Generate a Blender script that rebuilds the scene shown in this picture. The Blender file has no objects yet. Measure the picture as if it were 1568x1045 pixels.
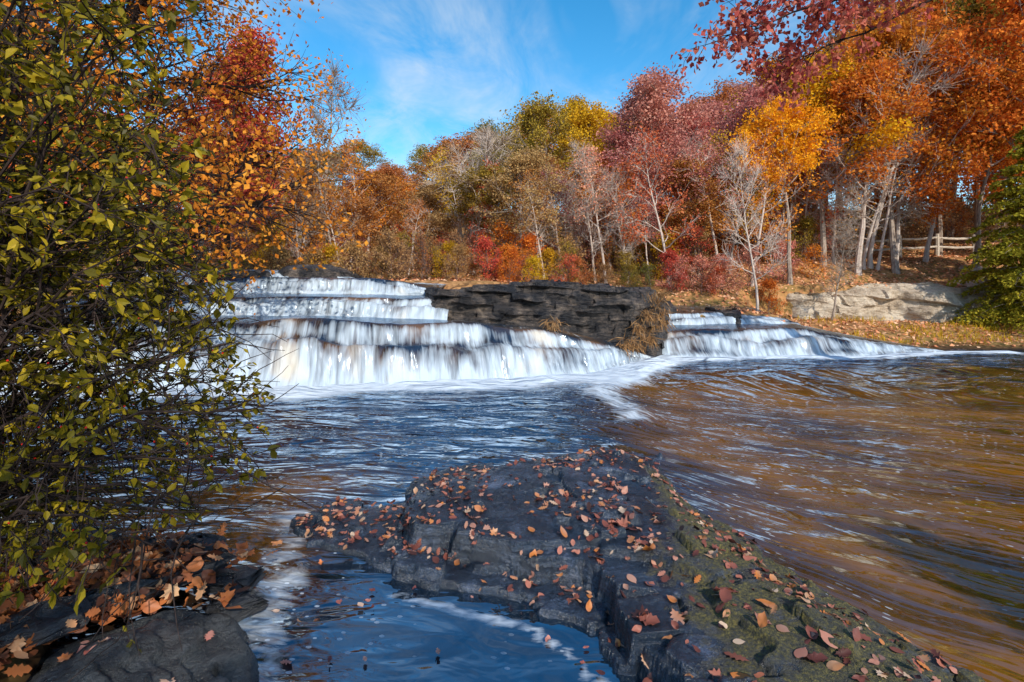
import bpy, math, random
import numpy as np
from mathutils import Vector
R=np.random.default_rng(11); random.seed(5)
S=bpy.context.scene
COL=S.collection

# ------------------------------------------------------------ utilities
def hsh(ix,iy,s):
    n=(ix.astype(np.int64)*374761393+iy.astype(np.int64)*668265263+int(s)*1442695)&0xffffffff
    n=((n^(n>>13))*1274126177)&0xffffffff
    return ((n^(n>>16))&0xffff)/65535.0
def vn(x,y,s=0):
    x=np.asarray(x,float);y=np.asarray(y,float)
    x,y=np.broadcast_arrays(x,y)
    xi=np.floor(x);yi=np.floor(y);fx=x-xi;fy=y-yi
    fx=fx*fx*(3-2*fx);fy=fy*fy*(3-2*fy)
    a=hsh(xi,yi,s);b=hsh(xi+1,yi,s);c=hsh(xi,yi+1,s);d=hsh(xi+1,yi+1,s)
    return (a*(1-fx)+b*fx)*(1-fy)+(c*(1-fx)+d*fx)*fy
def fbm(x,y,s=0,o=4):
    t=0;a=.5;w=0
    for i in range(o):
        t=t+a*vn(np.asarray(x)*2**i+i*7.3,np.asarray(y)*2**i+i*3.1,s+i);w+=a;a*=.5
    return t/w
def ss(a,b,x):
    t=np.clip((np.asarray(x,float)-a)/(b-a),0,1);return t*t*(3-2*t)
def polysd(px,py,poly):
    px=np.asarray(px,float);py=np.asarray(py,float)
    d=np.full(px.shape,1e9);ins=np.zeros(px.shape,bool)
    n=len(poly)
    for i in range(n):
        ax,ay=poly[i];bx,by=poly[(i+1)%n]
        ex,ey=bx-ax,by-ay
        t=np.clip(((px-ax)*ex+(py-ay)*ey)/(ex*ex+ey*ey),0,1)
        d=np.minimum(d,np.hypot(px-ax-t*ex,py-ay-t*ey))
        c=((ay>py)!=(by>py))&(px<(bx-ax)*(py-ay)/((by-ay) if by!=ay else 1e-9)+ax)
        ins^=c
    return np.where(ins,d,-d)
def linesd(px,py,line):
    d=np.full(np.shape(px),1e9)
    for (ax,ay),(bx,by) in zip(line[:-1],line[1:]):
        ex,ey=bx-ax,by-ay
        t=np.clip(((px-ax)*ex+(py-ay)*ey)/(ex*ex+ey*ey),0,1)
        d=np.minimum(d,np.hypot(px-ax-t*ex,py-ay-t*ey))
    return d
class MB:
    def __init__(s): s.v=[];s.f=[];s.n=0;s.at={}
    def add(s,v,f,m=0):
        v=np.asarray(v,float).reshape(-1,3);f=np.asarray(f,int)
        s.v.append(v);s.f.append((f+s.n,m));s.n+=len(v)
    def mesh(s,name,mats,smooth=True):
        me=bpy.data.meshes.new(name)
        V=np.concatenate(s.v);L=np.concatenate([f.ravel() for f,m in s.f])
        tot=np.concatenate([np.full(len(f),f.shape[1]) for f,m in s.f])
        mi=np.concatenate([np.full(len(f),m) for f,m in s.f])
        st=np.concatenate([[0],np.cumsum(tot)[:-1]])
        me.vertices.add(len(V));me.vertices.foreach_set('co',V.ravel())
        me.loops.add(len(L));me.loops.foreach_set('vertex_index',L.astype(np.int32))
        me.polygons.add(len(tot));me.polygons.foreach_set('loop_start',st.astype(np.int32))
        me.polygons.foreach_set('material_index',mi.astype(np.int32))
        me.polygons.foreach_set('use_smooth',np.full(len(tot),smooth))
        for m in mats: me.materials.append(m)
        me.update(calc_edges=True);me.validate()
        return me
    def obj(s,name,mats,smooth=True):
        o=bpy.data.objects.new(name,s.mesh(name,mats,smooth));COL.objects.link(o);return o
def gridf(nu,nv,off=0):
    i=np.arange(nu-1)[:,None]*nv+np.arange(nv-1)[None,:]
    return np.stack([i,i+nv,i+nv+1,i+1],-1).reshape(-1,4)+off
def attr(me,name,vals,vec=False):
    a=me.attributes.new(name,'FLOAT_VECTOR' if vec else 'FLOAT','POINT')
    a.data.foreach_set('vector' if vec else 'value',np.asarray(vals,np.float32).ravel())
def nrm(v):
    v=np.asarray(v,float);return v/(np.linalg.norm(v,axis=-1,keepdims=True)+1e-9)
def tube(mb,P,r,k=5,m=0):
    P=np.asarray(P,float);n=len(P);r=np.broadcast_to(np.asarray(r,float),(n,))
    T=nrm(np.gradient(P,axis=0));ref=np.array([.31,.2,.93]) if abs(T[0][2])<.8 else np.array([1,.1,.05])
    A=nrm(np.cross(T,ref));B=np.cross(T,A)
    a=np.arange(k)*2*math.pi/k
    V=P[:,None]+r[:,None,None]*(np.cos(a)[None,:,None]*A[:,None]+np.sin(a)[None,:,None]*B[:,None])
    i=np.arange(n-1)[:,None]*k;j=np.arange(k)[None,:];j2=(j+1)%k
    mb.add(V.reshape(-1,3),np.stack([i+j,i+j2,i+k+j2,i+k+j],-1).reshape(-1,4),m)
def bend(p0,d,L,n,up=0.,jit=.1,rg=R):
    P=[np.array(p0,float)];d=nrm(d)
    for i in range(n-1):
        d=nrm(d+np.array([0,0,up/n])+rg.normal(0,jit,3));P.append(P[-1]+d*L/(n-1))
    return np.array(P)
DIA=(np.array([[0,0,0],[.36,.5,.1],[0,1,0],[-.36,.5,.1]]),np.array([[0,1,2,3]]))
OVA=(np.array([[0,0,0],[.2,.22,.07],[.27,.55,.09],[0,1,-.05],[-.2,.22,.07],[-.27,.55,.09],[0,.5,.0]]),
     [np.array([[0,1,2,6],[0,6,5,4]]),np.array([[6,2,3],[6,3,5]])])
lob=[(0,0),(.13,.1),(.38,.1),(.3,.3),(.52,.5),(.27,.55),(.25,.75),(.1,.72),(0,1.0),(-.1,.72),(-.25,.78),(-.27,.55),(-.5,.46),(-.3,.3),(-.36,.08),(-.12,.1)]
def fanleaf(l): 
    k=len(l);return (np.array([[0,.4,-.03]]+[[x,y,.35*x*x+.12*(y-.5)**2+.04*math.sin(9*x+5*y)] for x,y in l]),[np.array([[0,i+1,(i+1)%k+1] for i in range(k)])])
LOB=fanleaf(lob)
ELL=fanleaf([(0,0),(.14,.08),(.27,.24),(.33,.42),(.30,.6),(.2,.8),(.08,.93),(0,1.05),(-.09,.9),(-.24,.76),(-.31,.58),(-.30,.4),(-.25,.22),(-.12,.07)])
OAK=fanleaf([(0,-.1),(.1,.12),(.24,.16),(.16,.28),(.33,.4),(.18,.5),(.34,.66),(.16,.72),(.2,.9),(0,1.05),(-.2,.88),(-.15,.72),(-.32,.64),(-.17,.5),(-.34,.38),(-.15,.27),(-.22,.14),(-.08,.1)])
def leaves(mb,pos,size,axis,normal,T=DIA,m=1,curl=None):
    tv,tf=T;n=len(pos)
    a=nrm(axis);s=nrm(np.cross(a,normal));u=np.cross(s,a)
    size=np.broadcast_to(size,(n,))[:,None,None]
    c=np.ones(n) if curl is None else curl
    V=pos[:,None]+size*(tv[None,:,0,None]*s[:,None]+tv[None,:,1,None]*a[:,None]+tv[None,:,2,None]*c[:,None,None]*u[:,None])
    V=V.reshape(-1,3);off=np.arange(n)[:,None,None]*len(tv)
    fl=tf if isinstance(tf,list) else [tf]
    base=mb.n
    for q,f in enumerate(fl):
        F=(f[None]+off).reshape(-1,f.shape[1])
        if q==0: mb.add(V,F,m)
        else: mb.f.append((F+base,m))
def mixleaves(mb,P,m=0):
    n=len(P[0]);k=np.arange(n)%8
    for T,sel in ((ELL,k<4),(OAK,(k>=4)&(k<7)),(LOB,k==7)):
        if sel.any(): leaves(mb,P[0][sel],P[1][sel],P[2][sel],P[3][sel],T,m,P[4][sel])

# ------------------------------------------------------------ materials
class NT:
    def __init__(s,name,world=False):
        if world: s.m=bpy.data.worlds.new(name)
        else: s.m=bpy.data.materials.new(name)
        s.m.use_nodes=True;s.t=s.m.node_tree;s.t.nodes.clear()
    def n(s,ty,ins={},**kw):
        x=s.t.nodes.new(ty)
        for k,v in kw.items(): setattr(x,k,v)
        for k,v in ins.items():
            if isinstance(v,bpy.types.NodeSocket): s.t.links.new(v,x.inputs[k])
            else: x.inputs[k].default_value=v
        return x
    def ramp(s,fac,stops,interp='LINEAR'):
        x=s.n('ShaderNodeValToRGB',{0:fac});e=x.color_ramp;e.interpolation=interp
        while len(e.elements)<len(stops): e.elements.new(.5)
        for q,(p,c) in zip(e.elements,stops):
            q.position=p;q.color=(*c,1) if len(c)==3 else c
        return x.outputs[0]
    def g(s,fac,a,b): return s.ramp(fac,[(a,(0,0,0)),(b,(1,1,1))])
    def mix(s,f,a,b,bt='MIX'):
        x=s.n('ShaderNodeMix',data_type='RGBA',blend_type=bt)
        for k,v in ((0,f),(6,a),(7,b)):
            if isinstance(v,bpy.types.NodeSocket): s.t.links.new(v,x.inputs[k])
            else: x.inputs[k].default_value=v if k==0 else ((*v,1) if len(v)==3 else v)
        return x.outputs[2]
    def math(s,op,a,b=0.,clamp=False):
        x=s.n('ShaderNodeMath',{0:a,1:b},operation=op);x.use_clamp=clamp;return x.outputs[0]
    def noise(s,vec,sc,det=4,rough=.55,dist=0.):
        ins={'Scale':sc,'Detail':det,'Roughness':rough,'Distortion':dist}
        if vec is not None: ins['Vector']=vec
        return s.n('ShaderNodeTexNoise',ins).outputs[0]
    def map(s,vec,sc=(1,1,1),rot=(0,0,0)):
        return s.n('ShaderNodeMapping',{'Vector':vec,'Scale':sc,'Rotation':rot}).outputs[0]
    def out(s,sh,world=False):
        s.n('ShaderNodeOutputWorld' if world else 'ShaderNodeOutputMaterial',{'Surface':sh});return s.m

def leafmat(name,c,transl=.38,bri=1.12,clump=.6,gloss=False,rng_=(.15,.85)):
    t=NT(name);isl=t.n('ShaderNodeNewGeometry').outputs['Random Per Island']
    oi=t.n('ShaderNodeObjectInfo').outputs['Random']
    co=t.n('ShaderNodeTexCoord').outputs['Object']
    n=t.noise(co,clump,1)
    f=t.math('ADD',t.math('MULTIPLY',isl,.55),t.math('MULTIPLY',n,.45))
    k=len(c);col=t.ramp(f,[(rng_[0]+(rng_[1]-rng_[0])*i/(k-1),tuple(min(.88,q*bri) for q in x)) for i,x in enumerate(c)])
    hs=t.n('ShaderNodeHueSaturation',{'Color':col,'Hue':t.math('ADD',.488,t.math('MULTIPLY',oi,.024)),
        'Value':t.math('ADD',.85,t.math('MULTIPLY',t.math('FRACT',t.math('MULTIPLY',oi,7.31)),.35))}).outputs[0]
    if gloss: p=t.n('ShaderNodeBsdfPrincipled',{'Base Color':hs,'Roughness':.5,'Specular IOR Level':.3})
    else: p=t.n('ShaderNodeBsdfDiffuse',{'Color':hs})
    tr=t.n('ShaderNodeBsdfTranslucent',{'Color':hs})
    return t.out(t.n('ShaderNodeMixShader',{0:transl,1:p.outputs[0],2:tr.outputs[0]}).outputs[0])
def barkmat(name,a,b):
    t=NT(name);co=t.n('ShaderNodeTexCoord').outputs['Object']
    n=t.noise(t.map(co,(6,6,1.2)),2.5,4,.7)
    p=t.n('ShaderNodeBsdfDiffuse',{'Color':t.ramp(n,[(.3,a),(.7,b)])})
    return t.out(p.outputs[0])
M={}
M['crimson']=leafmat('leaf_crimson',[(.18,.03,.03),(.42,.08,.075),(.55,.19,.14),(.5,.14,.06)])
M['mauve']=leafmat('leaf_mauve',[(.26,.075,.065),(.5,.18,.15),(.6,.31,.25)])
M['red']=leafmat('leaf_red',[(.3,.05,.03),(.6,.12,.06),(.65,.25,.11)])
M['orange']=leafmat('leaf_orange',[(.30,.075,.012),(.62,.20,.026),(.72,.33,.05)])
M['brightorange']=leafmat('leaf_bright_orange',[(.45,.16,.01),(.78,.32,.015),(.85,.46,.03)])
M['rust']=leafmat('leaf_rust',[(.2,.07,.022),(.46,.17,.05),(.54,.28,.10)])
M['brown']=leafmat('leaf_brown',[(.2,.11,.05),(.42,.24,.10),(.5,.33,.16)])
M['gold']=leafmat('leaf_gold',[(.28,.17,.012),(.57,.33,.02),(.67,.45,.04)])
M['olive']=leafmat('leaf_olive',[(.13,.10,.02),(.32,.22,.035),(.46,.32,.05)])
M['green']=leafmat('leaf_green',[(.08,.09,.02),(.18,.17,.035),(.32,.24,.05)])
M['pink']=leafmat('leaf_pink',[(.5,.14,.11),(.7,.30,.22),(.74,.42,.24)])
M['hemlock']=leafmat('needle_green',[(.13,.11,.014),(.33,.27,.028),(.54,.40,.045)],.3)
M['bush']=leafmat('leaf_yellow_green',[(.026,.024,.003),(.09,.075,.005),(.22,.17,.009),(.36,.255,.012),(.66,.45,.03)],.42,clump=1.5,gloss=True,rng_=(.15,.86))
M['fallen']=leafmat('leaf_fallen',[(.05,.022,.02),(.14,.045,.035),(.27,.09,.06),(.40,.15,.10),(.47,.26,.19),(.5,.17,.035),(.58,.42,.30)],.1,clump=4,gloss=True,rng_=(.2,.78))
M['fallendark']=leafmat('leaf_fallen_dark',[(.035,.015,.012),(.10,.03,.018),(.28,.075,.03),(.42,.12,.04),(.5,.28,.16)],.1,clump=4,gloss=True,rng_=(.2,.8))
M['litter']=leafmat('leaf_litter',[(.25,.1,.05),(.52,.2,.09),(.6,.32,.17),(.65,.42,.26)],.1,clump=.5)
M['bark']=barkmat('bark_grey',(.16,.12,.10),(.45,.37,.30))
M['barkpale']=barkmat('bark_pale',(.32,.26,.22),(.66,.56,.49))
M['barkdark']=barkmat('bark_dark',(.015,.012,.012),(.07,.05,.045))
M['twig']=barkmat('bark_twig',(.08,.05,.045),(.22,.15,.13))
t=NT('berry_red');M['berry']=t.out(t.n('ShaderNodeBsdfPrincipled',{'Base Color':(.5,.02,.015,1),'Roughness':.25}).outputs[0])

def rockmat(name,cols,moss=0.,rough=(.3,.6),sc=1.,bump=.6,strata=True,spec=.5,dist=.035,cr=0.):
    t=NT(name);co=t.n('ShaderNodeTexCoord').outputs['Object']
    n1=t.noise(co,2.2*sc,7,.65,.3);n2=t.noise(t.map(co,(1,1,5 if strata else 1),(.15,.1,0)),5*sc,8,.7,.4);n3=t.noise(co,38*sc,5,.7)
    f=t.math('ADD',t.math('MULTIPLY',n1,.45),t.math('ADD',t.math('MULTIPLY',n2,.33),t.math('MULTIPLY',n3,.22)))
    col=t.ramp(f,[(.38+.24*i/(len(cols)-1),c) for i,c in enumerate(cols)])
    rg=t.ramp(n2,[(.35,(rough[0],)*3),(.65,(rough[1],)*3)])
    h=t.math('ADD',t.math('MULTIPLY',n2,.7),t.math('MULTIPLY',n3,.3))
    if moss>0:
        at=t.n('ShaderNodeAttribute',attribute_name='moss').outputs['Fac']
        mn=t.noise(co,4,9,.8)
        mf=t.g(t.math('ADD',t.math('MULTIPLY',at,.36),mn),.74,.86)
        mc=t.ramp(t.noise(co,48,4,.75),[(.36,(.010,.010,.003)),(.48,(.05,.044,.008)),(.58,(.13,.105,.014)),(.70,(.24,.19,.03))])
        col=t.mix(t.math('MULTIPLY',mf,moss),col,mc)
        rg=t.mix(mf,rg,(.9,.9,.9))
        h=t.math('ADD',h,t.math('MULTIPLY',mf,t.math('MULTIPLY',t.noise(co,70,3,.7),.9)))
    b=t.n('ShaderNodeBump',{'Height':h,'Strength':bump,'Distance':dist/sc})
    p=t.n('ShaderNodeBsdfPrincipled',{'Base Color':col,'Roughness':rg,'Specular IOR Level':spec,'Normal':b.outputs[0]})
    return t.out(p.outputs[0])
M['shale']=rockmat('wet_shale',[(.003,.005,.009),(.011,.017,.028),(.03,.044,.07),(.10,.13,.20)],1.,(.08,.32),1.,.75,spec=1.,dist=.06)  # mid tones tinted bluer, painting a sky sheen into the rock colour
M['shaledark']=rockmat('dark_shale',[(.004,.005,.006),(.013,.014,.017),(.03,.033,.04),(.07,.075,.085)],0,(.2,.5),1.3,.9,spec=.7,dist=.05)
M['smooth']=rockmat('grey_stone',[(.008,.010,.012),(.022,.026,.030),(.045,.052,.058),(.11,.12,.13)],0,(.18,.45),1.8,1.,True,spec=.8,dist=.10)
M['blackrock']=rockmat('black_shale',[(.004,.004,.006),(.012,.012,.015),(.04,.036,.036),(.12,.095,.08),(.28,.22,.17)],0,(.2,.6),1.1,1.,dist=.16)
M['beige']=rockmat('pale_sandstone',[(.12,.09,.065),(.44,.34,.24),(.66,.55,.42),(.74,.66,.54)],0,(.7,.9),.5,1.,dist=.1)

# ground
t=NT('leafy_ground');co=t.n('ShaderNodeTexCoord').outputs['Object']
n=t.noise(co,.35,5);v=t.n('ShaderNodeTexVoronoi',{'Vector':co,'Scale':7.})
c=t.mix(t.g(n,.35,.65),t.ramp(v.outputs['Color'],[(.1,(.15,.07,.035)),(.45,(.36,.17,.07)),(.75,(.5,.27,.12))]),
        t.ramp(v.outputs['Color'],[(.1,(.12,.09,.03)),(.5,(.28,.18,.06)),(.8,(.42,.2,.08))]))
geo=t.n('ShaderNodeSeparateXYZ',{0:t.n('ShaderNodeNewGeometry').outputs['Position']}).outputs[2]
c=t.mix(t.g(geo,.0,.12),(.035,.022,.014),c)
M['ground']=t.out(t.n('ShaderNodeBsdfPrincipled',{'Base Color':c,'Roughness':.95,'Specular IOR Level':.1,
   'Normal':t.n('ShaderNodeBump',{'Height':v.outputs[0],'Strength':.8,'Distance':.06}).outputs[0]}).outputs[0])

# river water
def watershader(t,basecol,bumpn,rough=.05,lo=.24,tint=(.70,.84,1,1)):
    d=t.n('ShaderNodeBsdfDiffuse',{'Color':basecol})
    g=t.n('ShaderNodeBsdfGlossy',{'Color':tint,'Roughness':rough,'Normal':bumpn})
    fr=t.n('ShaderNodeFresnel',{'IOR':1.38,'Normal':bumpn}).outputs[0]
    f=t.math('ADD',lo,t.math('MULTIPLY',fr,.8),True)
    return t.n('ShaderNodeMixShader',{0:f,1:d.outputs[0],2:g.outputs[0]}).outputs[0]
t=NT('river_water');co=t.n('ShaderNodeTexCoord').outputs['Object']
fm=t.n('ShaderNodeAttribute',attribute_name='foam').outputs['Fac']
calm=t.n('ShaderNodeAttribute',attribute_name='calm').outputs['Fac']
amb=t.n('ShaderNodeAttribute',attribute_name='amber').outputs['Fac']
flow=t.n('ShaderNodeAttribute',attribute_name='flow').outputs['Vector']
w1=t.noise(t.map(flow,(.9,2.2,1)),1.,2,.42,1.6);w2=t.noise(t.map(flow,(2.8,6.,1)),1.,2,.5,1.)
h=t.math('ADD',t.math('MULTIPLY',w1,1.),t.math('MULTIPLY',w2,.20))
b=t.n('ShaderNodeBump',{'Height':h,'Strength':t.math('SUBTRACT',1.,t.math('MULTIPLY',calm,.85)),'Distance':.19}).outputs[0]
an=t.math('ADD',t.math('MULTIPLY',amb,.7),t.math('MULTIPLY',t.math('SUBTRACT',t.noise(t.map(flow,(.4,.8,1)),1.,4,.6,.5),.5),1.6),True)
bc=t.ramp(an,[(.1,(.004,.010,.018)),(.4,(.055,.026,.006)),(.85,(.21,.088,.010))])
lo_=t.math('SUBTRACT',.25,t.math('MULTIPLY',an,.20),True)
wat=watershader(t,bc,b,.045,lo_)
fn=t.noise(t.map(flow,(2.2,7,1)),1.,5,.65,1.2)
vs=t.n('ShaderNodeTexVoronoi',{'Vector':t.map(flow,(9,14,1)),'Scale':1.}).outputs[0]
speck=t.math('MULTIPLY',t.math('LESS_THAN',vs,.15),t.g(t.noise(co,.9,2),.46,.54))
ff=t.g(t.math('ADD',fm,t.math('MULTIPLY',t.math('SUBTRACT',fn,.5),t.math('MULTIPLY',1.7,t.math('GREATER_THAN',fm,.01)))),.45,1.15)
ff=t.math('ADD',ff,t.math('MULTIPLY',speck,.6),True)
fo=t.n('ShaderNodeBsdfDiffuse',{'Color':(.54,.61,.69,1),'Normal':b})
M['water']=t.out(t.n('ShaderNodeMixShader',{0:ff,1:wat,2:fo.outputs[0]}).outputs[0])

# falling water
t=NT('falling_water')
fm=t.n('ShaderNodeAttribute',attribute_name='foam').outputs['Fac']
flow=t.n('ShaderNodeAttribute',attribute_name='flow').outputs['Vector']
n1=t.noise(t.map(flow,(3.4,.9,1)),1.,4,.6,.8);n2=t.noise(t.map(flow,(13,1.5,1)),1.,3,.6,.5);n3=t.noise(t.map(flow,(.9,1.1,1)),1.,3,.5)
s=t.math('ADD',t.math('MULTIPLY',n1,.62),t.math('MULTIPLY',n2,.38))
f=t.math('ADD',t.math('MULTIPLY',fm,.56),t.math('MULTIPLY',t.math('SUBTRACT',s,.5),3.1))
f=t.math('ADD',f,t.math('MULTIPLY',t.math('SUBTRACT',n3,.5),1.3))
ff=t.g(f,.04,.98)
b=t.n('ShaderNodeBump',{'Height':s,'Strength':.6,'Distance':.07}).outputs[0]
bc=t.ramp(n3,[(.40,(.010,.018,.032)),(.52,(.05,.03,.018)),(.66,(.15,.075,.028))])
wat=watershader(t,bc,b,.2,.08)
wc=t.mix(t.g(n3,.60,.76),(.45,.53,.61),(.56,.49,.38))
fo=t.n('ShaderNodeBsdfDiffuse',{'Color':wc,'Normal':b})
M['fall']=t.out(t.n('ShaderNodeMixShader',{0:ff,1:wat,2:fo.outputs[0]}).outputs[0])

# ------------------------------------------------------------ terrain
def ground(x,y):
    x=np.asarray(x,float);y=np.asarray(y,float)
    hill=.05*np.clip(y-20,0,6)+.2*np.clip(y-26,0,44)+.02*np.clip(y-80,0,1e4)
    nz=(fbm(x*.15,y*.15,3)-.5)*.8*ss(16,26,y)+(fbm(x*.9,y*.9,5)-.5)*.16
    mid=-.6+2.6*ss(12.6,16.3,y)-.25*ss(-1,1,x)*ss(12.6,16,y)
    right=-.35+.35*ss(13.9,14.6,y)+.5*ss(14.5,19.5,y)+1.35*ss(19.9,20.6,y)+.9*ss(21,28,y)
    chan=-.6+1.2*ss(13.8,15,y)+.35*ss(15.5,16.5,y)+.9*ss(18.5,21,y)
    wr=ss(8.3,10.5,x);wc=ss(3.9,4.5,x)
    h=(mid*(1-wc)+chan*wc)*(1-wr)+right*wr
    far=ss(21,25,y); h=h*(1-far)+(2.3+.5*ss(6,14,x))*far
    lb=ss(-9.5,-12.5,x); h=np.maximum(h,-.6+2.2*lb*ss(1,10,y)+1.2*lb)
    up=ss(-13,-9,x)*ss(-4.2,-6.2,x)*ss(14.5,16,y)*(1-ss(20,24,y)); h=h-up*.45
    lm=polysd(x,y,[(-8,-6),(-8,3.2),(-4.6,3.7),(-3.0,3.35),(-2.5,2.9),(-2.2,2.3),(-1.7,1.8),(-1.5,1.2),(-1.4,-6)])
    h=np.maximum(h,-.6+.78*ss(-.35,.25,lm)+.1*np.clip(lm,0,3))
    nb=ss(1.5,.9,y)
    h=np.maximum(h,-.6+.75*nb+.12*np.clip(.8-y,0,6))
    return h+hill+nz
def sheet(name,xs,ys,fn,mat,ext=None):
    X,Y=np.meshgrid(xs,ys,indexing='ij');Z=fn(X,Y)
    mb=MB();mb.add(np.stack([X,Y,Z],-1),gridf(len(xs),len(ys)));o=mb.obj(name,[mat]);return o,X,Y,Z
def dens(a,b,c,d,f,n1,n2):
    return np.concatenate([np.linspace(a,b,n1,endpoint=False),np.linspace(b,c,f,endpoint=False),np.linspace(c,d,n2)])
sheet('ground',dens(-400,-26,34,400,420,40,40),dens(-60,-6,40,500,420,20,60),ground,M['ground'])

# river surface
basel=[(-11,9.0),(-4.9,9.25),(-2.3,9.7),(1.63,10.7),(2.6,11.6),(3.7,13.0)]
baser=[(3.6,13.2),(6,13.3),(9,13.5),(11.8,14.1),(14,14.3)]
xs=np.arange(-18,36,.075);ys=np.concatenate([np.arange(-6,1.5,.3),np.arange(1.5,17,.055)])
X,Y=np.meshgrid(xs,ys,indexing='ij')
wx=X+.8*(fbm(X*.8,Y*.8,50)-.5);wy=Y+.9*(fbm(X*.8+9,Y*.8,51)-.5)
dl=linesd(wx,wy,basel);dr=linesd(wx,wy,baser)
foam=np.exp(-(dl/.55)**2)*1.5+.52*np.exp(-dl/1.1)+np.exp(-(dr/.3)**2)*1.2+.36*np.exp(-dr/.7)
patch=linesd(wx,wy,[(3.2,12.3),(2.2,10.4),(1.5,9.0),(1.75,7.9),(1.65,7.3)])
foam+=.62*np.exp(-(patch/.36)**2)+.14*np.exp(-(patch/1.)**2)
chute=linesd(wx,wy,[(-1.85,4.3),(-1.75,3.6),(-1.45,3.1),(-1.2,2.5)])
foam+=.66*np.exp(-(chute/.22)**2)
pl=linesd(X,Y,[(-.75,3.25),(-.1,3.02),(.15,2.9),(.33,2.7),(.5,2.45)])
foam+=.8*np.exp(-(pl/.05)**2)
Z=.05*(fbm(X*.7,Y*1.6,60,3)-.5)+.15*np.exp(-(patch/.5)**2)*fbm(X*3,Y*3,61)+.09*np.exp(-(dl/.5)**2)*fbm(X*3,Y*3,62)+.05*np.exp(-(dr/.3)**2)
rs=ss(.5,2.5,X-.1*Y)*ss(9,6,Y)
Z+=rs*.06*(fbm((X*.6+Y*.5)*1.6,(Y-.5*X)*.6,63,3)-.5)
mb=MB();mb.add(np.stack([X,Y,Z],-1),gridf(len(xs),len(ys)));riv=mb.obj('river_water',[M['water']])
attr(riv.data,'foam',foam)
calm=ss(3.7,3.2,Y)*ss(-1.3,-.9,X)*ss(1.4,.9,X)*.9+ .45*ss(-2,-3,X)*ss(7,5,Y)
attr(riv.data,'calm',np.clip(calm,0,1))
attr(riv.data,'amber',np.clip(ss(.5,3,X)*ss(13.5,8,Y)+.6*ss(-1.0,-2.0,X)*ss(5.8,4.8,Y)+.12-.5*ss(3.6,3.2,Y)*ss(1.2,.6,X),0,1))
k=ss(0.2,2.5,X)*ss(12,8,Y)
attr(riv.data,'flow',np.stack([X,Y+k*.55*X+.25*np.sin(X*.5),0*X],-1),True)

# ------------------------------------------------------------ waterfalls
def resample(P,n):
    P=np.array(P,float);d=np.r_[0,np.cumsum(np.linalg.norm(np.diff(P[:,:2],axis=0),axis=1))];s=np.linspace(0,d[-1],n)
    Q=np.stack([np.interp(s,d,P[:,i]) for i in range(3)],-1)
    kk=max(3,n//25)|1;ker=np.hanning(kk+2)[1:-1];ker/=ker.sum()
    pad=np.pad(Q,((kk//2,kk//2),(0,0)),'edge')
    return np.stack([np.convolve(pad[:,i],ker,'valid') for i in range(3)],-1)
def cascade(name,parts):
    mb=MB();FO=[];FL=[]
    for curves,N,seed in parts:
        rows=[];fo=[];vv=[];acc=0
        C=[[resample(c,N),k,m] for c,k,m in curves]
        arc=np.r_[0,np.cumsum(np.linalg.norm(np.diff(C[0][0],axis=0),axis=1))]
        for i,(c,kd,m) in enumerate(C):
            if kd=='fall':
                hh=np.clip((c[:,2]-C[i-1][0][:,2])/1.,0,1)
                c[:,1]+=1.1*(fbm(arc*.8,0*arc+i,seed+40,5)-.5)*(.3+.7*hh)
                c[:,2]+=.20*(fbm(arc*.9,0*arc+i,seed+41,5)-.5)*hh
        for i,(c,kd,m) in enumerate(C):
            if kd!='start':
                p=C[i-1][0]
                if kd=='fall':
                    for j in range(1,m+1):
                        q=j/m;tt=1-q
                        ph=fbm(arc*.6,0*arc,seed)*7
                        stepn=.10*np.sin(11*q+ph)*math.sin(math.pi*q)*(.5+fbm(arc*.5,0*arc,seed+2))
                        zf=1-tt**1.45+stepn
                        P=p+(c-p)*q;P[:,2]=p[:,2]+(c[:,2]-p[:,2])*zf
                        st=fbm(arc*2.4,q*1.1+0*arc,seed+3,4)-.5
                        st2=fbm(arc*10,q*1.5+0*arc,seed+4,2)-.5
                        amp=math.sin(math.pi*min(1,q*1.02)**.8)
                        P[:,1]-= amp*(st*.5+st2*.06)
                        P[:,2]+= amp*(st*.15+st2*.03)
                        thin=fbm(arc*.9,q*2.6+0*arc,seed+8)
                        f=np.full(N,1.15)*(1-1.15*ss(.76,.95,q))+.7*ss(.3,.0,q)
                        f=f-.7*ss(.5,.68,thin)*ss(0.1,.35,q)+.35*np.cos(11*q+ph)*math.sin(math.pi*q)
                        rows.append(P);fo.append(f);acc+=np.linalg.norm((c-p).mean(0))/m;vv.append(acc)
                else:
                    for j in range(1,m+1):
                        q=j/m;P=p+(c-p)*q
                        P[:,2]+=.03*(fbm(arc*1.3,q*2+0*arc,seed+9)-.5)
                        f=np.full(N,-.25)+1.2*ss(.82,1.,q)*(1 if kd=='shelf' else 0)
                        rows.append(P);fo.append(f);acc+=np.linalg.norm((c-p).mean(0))/m;vv.append(acc)
            else:
                rows.append(c.copy());fo.append(np.full(N,1.5));vv.append(0)
        A=np.array(rows);mb.add(A,gridf(len(rows),N)[:,::-1])
        FO.append(np.array(fo).ravel());FL.append(np.stack([np.broadcast_to(arc,(len(rows),N))+seed*3,np.broadcast_to(np.array(vv)[:,None],(len(rows),N)),np.zeros((len(rows),N))],-1).reshape(-1,3))
    o=mb.obj(name,[M['fall']]);attr(o.data,'foam',np.concatenate(FO));attr(o.data,'flow',np.concatenate(FL),True);return o
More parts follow.
